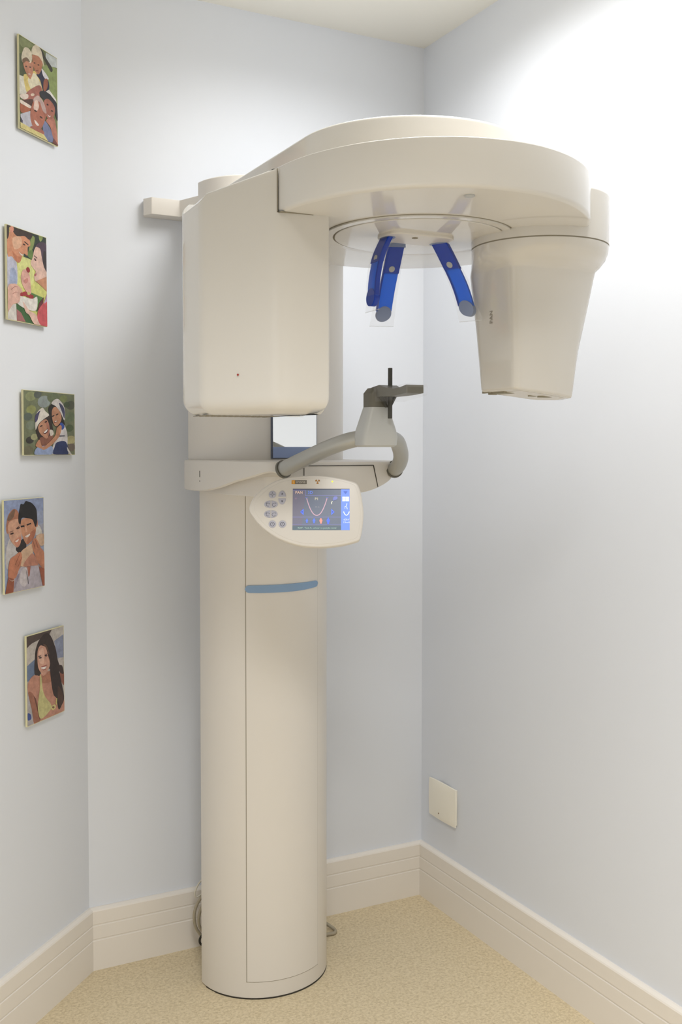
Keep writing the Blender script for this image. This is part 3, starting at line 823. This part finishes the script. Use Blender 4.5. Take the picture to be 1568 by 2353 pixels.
# ------------------------------------------------------------------ five photo panels on the angled wall
class Photo(Flat):
    """flat print: shapes are noted in the sheet's own slanted drawing field and squared up to the panel's width and height"""
    def __init__(s, quad, w_, h_):
        super().__init__(0.00003)
        A = []; B = []
        for (x, y), (u, v) in zip(quad, ((0, h_), (w_, h_), (w_, 0), (0, 0))):
            A += [[x, y, 1, 0, 0, 0, -u * x, -u * y], [0, 0, 0, x, y, 1, -v * x, -v * y]]; B += [u, v]
        s.h = np.linalg.solve(np.array(A, float), np.array(B, float)); s.w_, s.h_ = w_, h_
    def m(s, x, y):
        h = s.h; d = h[6] * x + h[7] * y + 1
        return (min(s.w_, max(0, (h[0] * x + h[1] * y + h[2]) / d)), min(s.h_, max(0, (h[3] * x + h[4] * y + h[5]) / d)))
    def p(s, rgb, *pts): s.poly([s.m(*q) for q in pts], rgb)
    def s_(s, rgb, *pts): s.poly([s.m(q.x, q.y) for q in spline(pts, 4)], rgb)
    def e(s, rgb, cx, cy, rx, ry, a=0):
        a = math.radians(a)
        s.poly([s.m(cx + rx * math.cos(t) * math.cos(a) - ry * math.sin(t) * math.sin(a), cy + rx * math.cos(t) * math.sin(a) + ry * math.sin(t) * math.cos(a)) for t in np.linspace(0, 2 * PI, 15)[:-1]], rgb)
    def bg(s, rgb): s.poly([(0, 0), (s.w_, 0), (s.w_, s.h_), (0, s.h_)], rgb)
SKIN = (206, 140, 104)
def art1(q):
    q.bg((112, 122, 74))
    q.s_((84, 92, 60), (190, 500), (300, 600), (320, 850), (240, 930), (190, 880)); q.s_((140, 150, 100), (220, 190), (420, 320), (480, 380), (300, 400), (210, 330))
    q.p((206, 214, 214), (690, 500), (895, 630), (895, 800), (760, 760), (680, 640)); q.p((148, 166, 96), (620, 720), (760, 760), (895, 810), (898, 1480), (740, 1200), (640, 900))
    q.s_((60, 58, 46), (480, 350), (590, 410), (700, 620), (810, 810), (780, 870), (690, 700), (600, 540))
    q.p((226, 222, 206), (190, 900), (260, 930), (320, 890), (340, 1100), (340, 1290), (190, 1260))
    q.s_((232, 208, 116), (270, 930), (340, 890), (480, 840), (580, 980), (625, 1210), (520, 1300), (340, 1260))
    q.s_((236, 228, 196), (350, 1000), (470, 880), (560, 1020), (600, 1180), (450, 1240))
    q.s_((38, 42, 72), (510, 900), (600, 820), (690, 930), (740, 1060), (740, 1200), (640, 1230), (580, 1020)); q.s_((226, 226, 232), (605, 800), (640, 830), (740, 990), (680, 1000), (630, 920))
    q.s_((160, 92, 62), (650, 1020), (715, 1000), (720, 1130), (680, 1220), (640, 1200))
    q.s_((196, 128, 92), (435, 540), (540, 530), (620, 640), (615, 780), (555, 905), (490, 850), (450, 720))
    q.s_((232, 218, 190), (415, 520), (435, 400), (500, 355), (590, 440), (630, 600), (650, 770), (610, 660), (550, 570), (450, 530))
    q.s_((206, 140, 108), (262, 640), (340, 600), (440, 680), (450, 830), (400, 990), (340, 910), (285, 790))
    q.s_((230, 218, 192), (230, 560), (290, 390), (390, 440), (430, 580), (400, 690), (330, 640), (260, 680)); q.s_((128, 100, 74), (250, 610), (330, 580), (390, 670), (320, 650), (262, 690))
    for x, y in ((318, 750), (392, 765), (475, 690), (548, 730)): q.e((70, 44, 38), x, y, 20, 12, 20)
    q.e((222, 196, 184), 378, 895, 26, 14, 20); q.e((150, 80, 66), 520, 835, 28, 10, 10)
    q.s_((178, 108, 92), (330, 1240), (420, 1170), (560, 1110), (610, 1200), (570, 1310), (420, 1390), (250, 1370)); q.s_((236, 220, 206), (205, 1270), (340, 1270), (350, 1340), (280, 1370), (210, 1330)); q.e((236, 214, 190), 435, 1285, 36, 26)
    q.s_((92, 60, 50), (250, 1390), (430, 1370), (440, 1440), (400, 1520), (300, 1460)); q.s_((180, 100, 62), (205, 1440), (300, 1470), (400, 1560), (300, 1620), (210, 1600)); q.s_((240, 224, 208), (205, 1370), (290, 1420), (420, 1510), (390, 1540), (280, 1480), (205, 1430))
    q.p((196, 196, 208), (205, 1640), (390, 1590), (410, 1760), (440, 1930), (330, 1960), (210, 1790)); q.p((70, 66, 86), (206, 1690), (250, 1770), (240, 1830), (206, 1780))
    q.s_((120, 128, 168), (620, 1800), (690, 1810), (830, 2080), (800, 2190), (650, 2100)); q.s_((196, 124, 100), (680, 1770), (820, 1720), (880, 1980), (895, 2230), (820, 2120), (760, 1900))
    q.s_((42, 42, 50), (560, 1260), (620, 1215), (760, 1290), (870, 1440), (895, 1620), (895, 1790), (830, 1600), (740, 1440), (620, 1370))
    q.s_((180, 108, 86), (640, 1420), (720, 1370), (830, 1500), (845, 1640), (790, 1750), (710, 1740), (665, 1600)); q.p((236, 232, 226), (680, 1230), (740, 1200), (870, 1390), (880, 1450), (760, 1290))
    q.s_((188, 112, 84), (390, 1620), (440, 1420), (530, 1340), (630, 1470), (685, 1630), (640, 1830), (550, 1960), (450, 1910), (400, 1770))
    q.s_((206, 176, 168), (450, 1360), (540, 1305), (640, 1440), (690, 1640), (620, 1590), (560, 1420), (470, 1440)); q.s_((236, 206, 190), (470, 1420), (520, 1390), (550, 1520), (500, 1600), (450, 1540))
    for x, y, r in ((485, 1590, 34), (590, 1715, 34), (710, 1480, 22), (792, 1600, 22)): q.e((66, 40, 38), x, y, r, 14, 40)
    q.s_((240, 228, 220), (462, 1760), (500, 1790), (548, 1860), (515, 1870), (478, 1820)); q.s_((238, 226, 218), (705, 1660), (740, 1690), (770, 1690), (740, 1715))
    q.s_((176, 104, 84), (380, 1900), (470, 1880), (620, 1960), (640, 2040), (520, 2040)); q.p((222, 208, 132), (195, 1790), (330, 1870), (480, 1960), (640, 2040), (720, 2190), (200, 1900))
    q.p((120, 60, 50), (820, 2110), (900, 2230), (900, 2262), (800, 2200))
def art2(q):
    q.bg((218, 220, 120))
    q.p((52, 66, 56), (520, 120), (918, 330), (918, 700), (640, 860), (460, 780)); q.s_((140, 158, 86), (620, 380), (690, 420), (650, 620), (560, 720), (590, 540)); q.s_((150, 168, 90), (770, 380), (850, 420), (800, 500)); q.s_((110, 140, 70), (540, 700), (640, 660), (640, 830), (560, 790))
    q.s_((224, 228, 140), (420, 800), (620, 880), (660, 1300), (480, 1400), (330, 1300), (340, 950)); q.p((96, 140, 72), (600, 1500), (850, 1620), (720, 1900), (560, 1750))
    q.p((66, 110, 60), (300, 1700), (560, 1840), (660, 2140), (310, 2060)); q.p((180, 112, 110), (310, 1820), (400, 1900), (490, 2090), (310, 2060))
    q.s_((200, 202, 222), (130, 700), (230, 760), (320, 900), (330, 1300), (250, 1420), (130, 1400)); q.s_((168, 182, 216), (200, 1000), (300, 1050), (320, 1300), (180, 1340)); q.p((226, 222, 214), (130, 1700), (300, 1720), (310, 2060), (130, 2012))
    q.s_((220, 150, 110), (130, 380), (220, 250), (400, 300), (560, 400), (600, 560), (545, 600), (540, 760), (470, 720), (420, 800), (380, 890), (300, 860), (220, 760), (150, 760), (130, 620))
    q.s_((206, 128, 86), (220, 640), (330, 760), (420, 780), (380, 890), (310, 860)); q.s_((236, 186, 150), (240, 400), (400, 380), (420, 560), (280, 620))
    q.s_((70, 56, 50), (130, 120), (360, 190), (620, 330), (615, 430), (560, 440), (480, 370), (330, 360), (240, 250), (180, 170), (170, 330), (130, 400)); q.e((226, 150, 124), 225, 220, 44, 66)
    q.s_((246, 232, 222), (365, 670), (410, 720), (460, 740), (430, 760), (390, 720)); q.p((60, 40, 36), (455, 510), (500, 545), (490, 560), (450, 540)); q.p((60, 40, 36), (480, 470), (560, 540), (550, 555), (475, 490))
    q.s_((236, 196, 178), (640, 800), (680, 640), (760, 560), (860, 640), (920, 900), (918, 1300), (840, 1330), (700, 1290), (665, 1180), (700, 1090), (650, 1020), (600, 920)); q.p((214, 150, 110), (700, 1280), (918, 1200), (918, 1500), (850, 1420))
    q.s_((86, 66, 84), (700, 580), (780, 515), (900, 540), (925, 700), (925, 1100), (860, 980), (820, 800), (790, 640)); q.s_((60, 50, 50), (860, 700), (925, 760), (925, 1090), (850, 950))
    q.e((80, 52, 52), 690, 850, 36, 14, 60); q.p((90, 60, 60), (670, 760), (735, 820), (725, 830), (668, 780)); q.s_((190, 96, 104), (670, 1150), (710, 1120), (705, 1170), (680, 1180))
    q.s_((232, 176, 160), (400, 1180), (440, 1050), (510, 1040), (570, 1140), (590, 1300), (600, 1530), (520, 1500), (430, 1340)); q.s_((206, 136, 124), (450, 1260), (530, 1210), (540, 1280), (490, 1320)); q.e((170, 40, 42), 545, 1048, 36, 58, -15)
    for x, y in ((470, 1520), (540, 1550), (600, 1590), (400, 1530)): q.e((176, 44, 50), x, y, 52, 44)
    q.e((206, 196, 120), 550, 1520, 28, 34); q.s_((236, 232, 224), (330, 1560), (480, 1590), (620, 1630), (720, 1600), (710, 1840), (620, 1870), (440, 1800), (320, 1700))
    q.s_((232, 184, 166), (130, 1370), (260, 1310), (350, 1360), (430, 1470), (380, 1510), (380, 1620), (340, 1700), (240, 1720), (150, 1840), (130, 1840)); q.p((176, 112, 100), (190, 1420), (270, 1360), (360, 1380), (270, 1375), (200, 1430)); q.p((176, 112, 100), (220, 1510), (290, 1470), (360, 1510), (290, 1480), (225, 1520))
    q.s_((236, 196, 178), (430, 1680), (480, 1740), (560, 1860), (700, 1960), (800, 2180), (650, 2130), (560, 1960), (480, 1880)); q.p((110, 46, 52), (720, 1880), (760, 1720), (860, 1600), (830, 1780)); q.s_((214, 84, 92), (720, 1960), (760, 1830), (918, 1690), (918, 2200), (800, 2175), (730, 2060)); q.p((190, 160, 190), (850, 1740), (918, 1540), (918, 1700))
def art3(q):
    q.bg((120, 128, 96))
    random.seed(3)
    for x, y, r, c in ((400, 350, 120, (148, 156, 110)), (560, 330, 90, (96, 104, 96)), (700, 500, 150, (150, 162, 160)), (400, 650, 110, (150, 156, 92)), (320, 800, 100, (96, 108, 98)), (380, 1000, 110, (130, 142, 120)), (900, 420, 130, (112, 124, 90)), (1140, 480, 90, (128, 140, 84)), (1300, 640, 110, (88, 92, 74)), (1280, 900, 120, (110, 126, 92)), (1210, 620, 70, (74, 90, 62)), (1260, 1150, 90, (86, 102, 66)), (350, 1330, 90, (66, 64, 58)), (300, 1560, 120, (118, 116, 88)), (450, 1270, 80, (176, 176, 128)), (1280, 1420, 110, (190, 182, 128)), (1290, 1590, 100, (124, 110, 98))): q.e(c, x, y, r, r * .9)
    q.s_((58, 46, 38), (490, 1050), (620, 900), (780, 820), (850, 950), (880, 1240), (760, 1400), (600, 1420), (520, 1280)); q.s_((44, 40, 36), (785, 700), (830, 590), (930, 580), (1050, 700), (1130, 950), (1150, 1110), (960, 1100), (850, 960))
    q.s_((150, 96, 74), (580, 1300), (760, 1300), (850, 1200), (880, 1300), (760, 1480), (620, 1500)); q.s_((230, 220, 208), (800, 1150), (870, 1160), (890, 1250), (820, 1280))
    q.s_((206, 148, 114), (540, 1060), (620, 940), (730, 900), (790, 1010), (800, 1180), (740, 1330), (660, 1290), (580, 1200)); q.s_((196, 128, 104), (700, 930), (780, 1010), (800, 1180), (750, 1280), (740, 1080))
    q.s_((232, 226, 214), (480, 1110), (500, 800), (560, 690), (660, 635), (720, 720), (800, 810), (690, 880), (560, 980)); q.s_((76, 72, 112), (478, 940), (490, 790), (600, 690), (560, 800), (530, 900))
    q.s_((206, 148, 112), (860, 760), (920, 640), (1020, 700), (1080, 880), (1050, 1000), (960, 1080), (890, 1000)); q.s_((226, 222, 220), (860, 560), (930, 480), (1020, 475), (1120, 600), (1165, 760), (1140, 960), (1060, 780), (960, 630)); q.s_((72, 76, 112), (1030, 560), (1120, 640), (1160, 780), (1140, 920), (1090, 760))
    for x, y in ((610, 1040), (720, 955), (890, 840), (980, 815)): q.e((62, 40, 34), x, y, 34, 15, -25)
    q.s_((90, 40, 40), (660, 1190), (760, 1110), (750, 1190), (690, 1225)); q.s_((246, 240, 236), (672, 1180), (752, 1120), (740, 1170), (690, 1205)); q.s_((120, 54, 48), (905, 975), (985, 945), (960, 985), (925, 1000)); q.s_((240, 230, 224), (918, 970), (975, 952), (950, 980))
    q.s_((226, 222, 224), (1020, 1120), (1130, 1060), (1200, 1300), (1190, 1600), (1200, 1740), (840, 1700), (860, 1520), (940, 1350)); q.s_((48, 84, 176), (1040, 1020), (1090, 1010), (1140, 1110), (1080, 1170), (1040, 1080)); q.p((60, 60, 84), (1000, 1290), (1140, 1300), (1140, 1325), (1000, 1318)); q.s_((44, 58, 110), (900, 1540), (960, 1440), (1160, 1450), (1200, 1740), (870, 1700))
    q.s_((156, 176, 220), (440, 1660), (480, 1530), (620, 1490), (840, 1520), (840, 1700), (640, 1690)); q.s_((206, 146, 108), (470, 1450), (560, 1340), (620, 1500), (760, 1440), (920, 1280), (960, 1130), (1040, 1060), (1075, 1130), (1000, 1330), (820, 1500), (660, 1580), (600, 1550), (500, 1500))
    q.p((230, 228, 222), (1180, 1560), (1290, 1750), (1240, 1745), (1190, 1650))
def art4(q):
    q.bg((160, 172, 204)); q.p((150, 166, 206), (105, 155), (950, 150), (945, 420), (100, 480)); q.p((168, 170, 188), (90, 850), (500, 850), (940, 700), (935, 1200), (80, 1300))
    q.s_((220, 216, 210), (800, 720), (870, 780), (900, 930), (780, 960), (770, 820)); q.s_((206, 202, 202), (140, 1150), (220, 980), (340, 1180), (400, 1400), (220, 1600), (120, 1640), (100, 1400))
    q.s_((50, 40, 42), (330, 1200), (500, 1000), (560, 1160), (500, 1300), (380, 1300)); q.s_((176, 150, 140), (440, 1560), (640, 1640), (820, 1600), (880, 2080), (240, 2160), (260, 1900))
    q.s_((190, 182, 194), (260, 1850), (440, 1620), (560, 1650), (640, 1620), (800, 1620), (880, 1900), (890, 2080), (240, 2180)); q.s_((214, 206, 210), (430, 1720), (540, 1640), (570, 1900), (500, 2060), (390, 1960)); q.s_((156, 146, 164), (300, 1860), (400, 1760), (330, 1960), (270, 2100)); q.p((180, 108, 84), (560, 1620), (635, 1620), (610, 1820), (580, 1850)); q.p((60, 54, 60), (530, 1660), (560, 1800), (585, 2000), (575, 2010), (550, 1820))
    q.s_((184, 122, 90), (130, 800), (150, 600), (200, 450), (310, 345), (400, 420), (420, 600), (300, 700), (200, 820), (160, 880)); q.s_((134, 100, 76), (160, 560), (240, 420), (330, 360), (300, 520), (200, 600))
    q.s_((220, 166, 136), (170, 700), (260, 590), (400, 580), (440, 720), (460, 900), (430, 1100), (360, 1190), (280, 1120), (200, 980)); q.s_((212, 140, 112), (300, 1040), (440, 960), (420, 1120), (350, 1180))
    q.s_((214, 150, 112), (450, 620), (560, 560), (700, 600), (770, 760), (760, 900), (700, 1020), (590, 1130), (530, 1090), (480, 960), (450, 800)); q.s_((186, 114, 80), (640, 900), (760, 820), (720, 1000), (600, 1130), (560, 1110)); q.e((206, 136, 104), 790, 690, 24, 90)
    q.s_((34, 30, 32), (400, 640), (405, 480), (440, 320), (460, 250), (520, 260), (570, 195), (640, 220), (700, 250), (780, 360), (800, 480), (800, 660), (760, 770), (730, 680), (690, 600), (560, 560), (470, 560), (440, 690))
    q.p((40, 28, 26), (440, 720), (520, 715), (525, 750), (450, 760)); q.p((40, 28, 26), (570, 700), (670, 670), (670, 700), (580, 730)); q.e((62, 36, 32), 250, 880, 42, 18, -15); q.e((62, 36, 32), 390, 770, 40, 16, -20); q.p((110, 70, 54), (200, 840), (280, 815), (280, 825), (205, 855)); q.p((110, 70, 54), (340, 770), (415, 715), (418, 728), (345, 785))
    q.s_((246, 234, 226), (315, 1050), (395, 1010), (370, 1060), (335, 1070)); q.s_((246, 234, 226), (535, 955), (640, 910), (610, 965), (560, 985)); q.p((236, 178, 146), (535, 740), (560, 740), (575, 860), (540, 870))
    q.s_((220, 182, 148), (420, 1600), (560, 1580), (700, 1300), (670, 1130), (560, 1190), (440, 1280), (380, 1420)); q.s_((220, 182, 150), (760, 980), (935, 930), (940, 1140), (850, 1180)); q.s_((202, 136, 110), (470, 1600), (600, 1400), (700, 1350), (800, 1580), (650, 1610))
    q.s_((206, 134, 98), (670, 1120), (700, 1040), (740, 1010), (790, 1060), (860, 1230), (930, 1350), (930, 1700), (800, 1560), (740, 1400), (690, 1260)); q.p((150, 84, 60), (700, 1060), (745, 1250), (735, 1255), (690, 1070)); q.p((150, 84, 60), (755, 1040), (805, 1230), (795, 1235), (745, 1050)); q.p((170, 92, 62), (810, 1640), (930, 1690), (925, 2060), (880, 2060))
    q.s_((206, 130, 94), (160, 1560), (200, 1430), (300, 1360), (410, 1290), (450, 1390), (420, 1560), (380, 1660), (290, 1860), (150, 1840), (140, 1700)); q.p((156, 88, 62), (290, 1560), (400, 1330), (408, 1338), (300, 1570)); q.p((156, 88, 62), (350, 1610), (440, 1400), (446, 1410), (360, 1620)); q.p((164, 88, 58), (140, 1830), (270, 1880), (240, 2170), (65, 2195)); q.s_((236, 222, 206), (150, 1860), (210, 1910), (265, 1890), (215, 1925))
def art5(q):
    q.bg((196, 190, 184)); q.p((86, 70, 64), (200, 340), (700, 220), (640, 330), (420, 420), (200, 570)); q.s_((206, 198, 190), (200, 580), (420, 440), (400, 700), (300, 840), (195, 880)); q.p((112, 132, 166), (195, 940), (360, 800), (360, 1100), (220, 1250), (192, 1250))
    q.p((146, 156, 186), (740, 450), (925, 320), (920, 780), (800, 790)); q.p((208, 202, 196), (700, 230), (925, 165), (925, 320), (740, 440)); q.s_((214, 206, 200), (800, 820), (918, 790), (916, 930), (820, 950))
    q.p((190, 186, 190), (190, 1300), (240, 1700), (320, 2100), (186, 2160)); q.s_((64, 86, 160), (190, 1900), (250, 1920), (260, 2010), (190, 2040)); q.s_((152, 92, 72), (840, 1080), (916, 1080), (914, 1330), (860, 1250))
    q.s_((66, 46, 40), (800, 960), (880, 940), (914, 1100), (850, 1090))
    q.s_((60, 44, 40), (340, 1090), (360, 700), (400, 520), (460, 400), (560, 290), (640, 300), (710, 420), (760, 600), (800, 820), (820, 1000), (500, 1000), (460, 1130), (400, 1130))
    q.s_((206, 146, 122), (205, 1500), (210, 1280), (320, 1130), (430, 1140), (470, 1100), (640, 1060), (720, 1300), (760, 1600), (914, 1640), (912, 1840), (640, 1990), (440, 2050), (310, 2110), (280, 1800)); q.s_((172, 112, 86), (205, 1480), (300, 1500), (380, 1760), (440, 2030), (315, 2100), (270, 1800)); q.p((120, 72, 56), (310, 1530), (360, 1600), (440, 2020), (425, 2030), (370, 1780))
    q.s_((186, 124, 96), (480, 1130), (560, 1120), (640, 1040), (670, 1240), (560, 1290), (480, 1270))
    q.s_((222, 166, 142), (410, 640), (480, 520), (570, 560), (610, 720), (650, 900), (600, 1040), (520, 1140), (470, 1080), (410, 940)); q.s_((240, 192, 168), (440, 640), (520, 580), (540, 760), (520, 900), (440, 860))
    q.s_((56, 40, 36), (480, 520), (560, 480), (640, 560), (740, 520), (800, 820), (830, 1080), (910, 1560), (860, 1740), (800, 1820), (760, 1600), (700, 1500), (650, 1100), (650, 900), (610, 700), (560, 560)); q.s_((110, 76, 56), (520, 500), (590, 540), (640, 700), (620, 700), (580, 590)); q.s_((88, 60, 46), (800, 1350), (900, 1560), (830, 1760), (790, 1600))
    q.p((50, 32, 30), (420, 740), (475, 725), (475, 745), (425, 760)); q.p((50, 32, 30), (545, 725), (600, 690), (600, 705), (550, 745)); q.e((56, 36, 34), 458, 775, 30, 15, -8); q.e((56, 36, 34), 578, 740, 24, 13, -15)
    q.s_((252, 244, 238), (470, 970), (570, 950), (550, 1000), (500, 1010)); q.p((170, 82, 74), (465, 955), (590, 920), (570, 950), (475, 968)); q.p((170, 82, 74), (480, 985), (510, 1012), (555, 1000), (580, 950), (560, 1015), (510, 1030))
    q.s_((214, 208, 140), (445, 1110), (480, 1200), (490, 1380), (540, 1560), (660, 1740), (600, 1880), (440, 2010), (390, 1780), (410, 1580), (440, 1380)); q.s_((230, 220, 140), (650, 1780), (720, 1720), (740, 1780), (690, 1840)); q.e((150, 110, 80), 695, 1778, 24, 24); q.p((222, 208, 120), (740, 1700), (760, 1590), (775, 1600), (765, 1740))
def photo_panel(label, s0, z, w_, h_, quad, art, tilt=0.0):
    """s0: distance of the panel's right edge from the inner corner along the angled wall; z: lower edge"""
    d = math.sqrt(.5)
    ax = Vector((d, d, 0)); nz = Vector((d, -d, 0)); ay = Vector((0, 0, 1))
    t = thing('photo_panel', label, 'photo panel', group='photo panels on the angled wall')
    O = Vector((LX, 0, z)) - ax * (s0 + w_)
    mm = Matrix((ax, ay, nz)).transposed().to_4x4(); mm.translation = O
    t.matrix_world = mm @ Matrix.Rotation(tilt, 4, 'Z')
    bm = bmesh.new(); add_box(bm, (0, 0, 0.0055), (w_, h_, 0.0105)); from_bm('board', bm, EDGEY, t, 0)
    bm = bmesh.new(); add_box(bm, (.012, .012, 0.0001), (w_ - .012, h_ - .012, 0.0056)); from_bm('mount', bm, TRIM, t, 0)
    b = 0.0012
    q = Photo(quad, w_ - 2 * b, h_ - 2 * b); art(q)
    q.c = [(*[max(0, (sum(c[:3]) / 3 + (v - sum(c[:3]) / 3) * .90) * .92) for v in c[:3]], 1) for c in q.c]
    q.build('print', PHOTO, t, Matrix.Translation((b, b, 0.0106)))
    return t
photo_panel('photo panel of two blond children lying over two adults, topmost on left wall', .129, 2.150, .158, .217, [(188, 138), (892, 624), (902, 2262), (200, 1897)], art1)
photo_panel('photo panel of a couple sharing red berries from a white bowl', .1835, 1.698, .159, .218, [(128, 120), (915, 430), (918, 2200), (128, 2012)], art2)
photo_panel('landscape photo panel of two people hugging in white and navy hats', .065, 1.384, .2205, .156, [(238, 195), (1390, 410), (1365, 1757), (208, 1652)], art3)
photo_panel('photo panel of a smiling couple embracing under a pale blue sky', .206, 1.063, .159, .2185, [(103, 155), (952, 150), (922, 2065), (65, 2200)], art4)
photo_panel('photo panel of a long-haired woman in a yellow top, lowest on left wall', .1245, .733, .159, .219, [(200, 340), (927, 160), (913, 1850), (185, 2167)], art5)
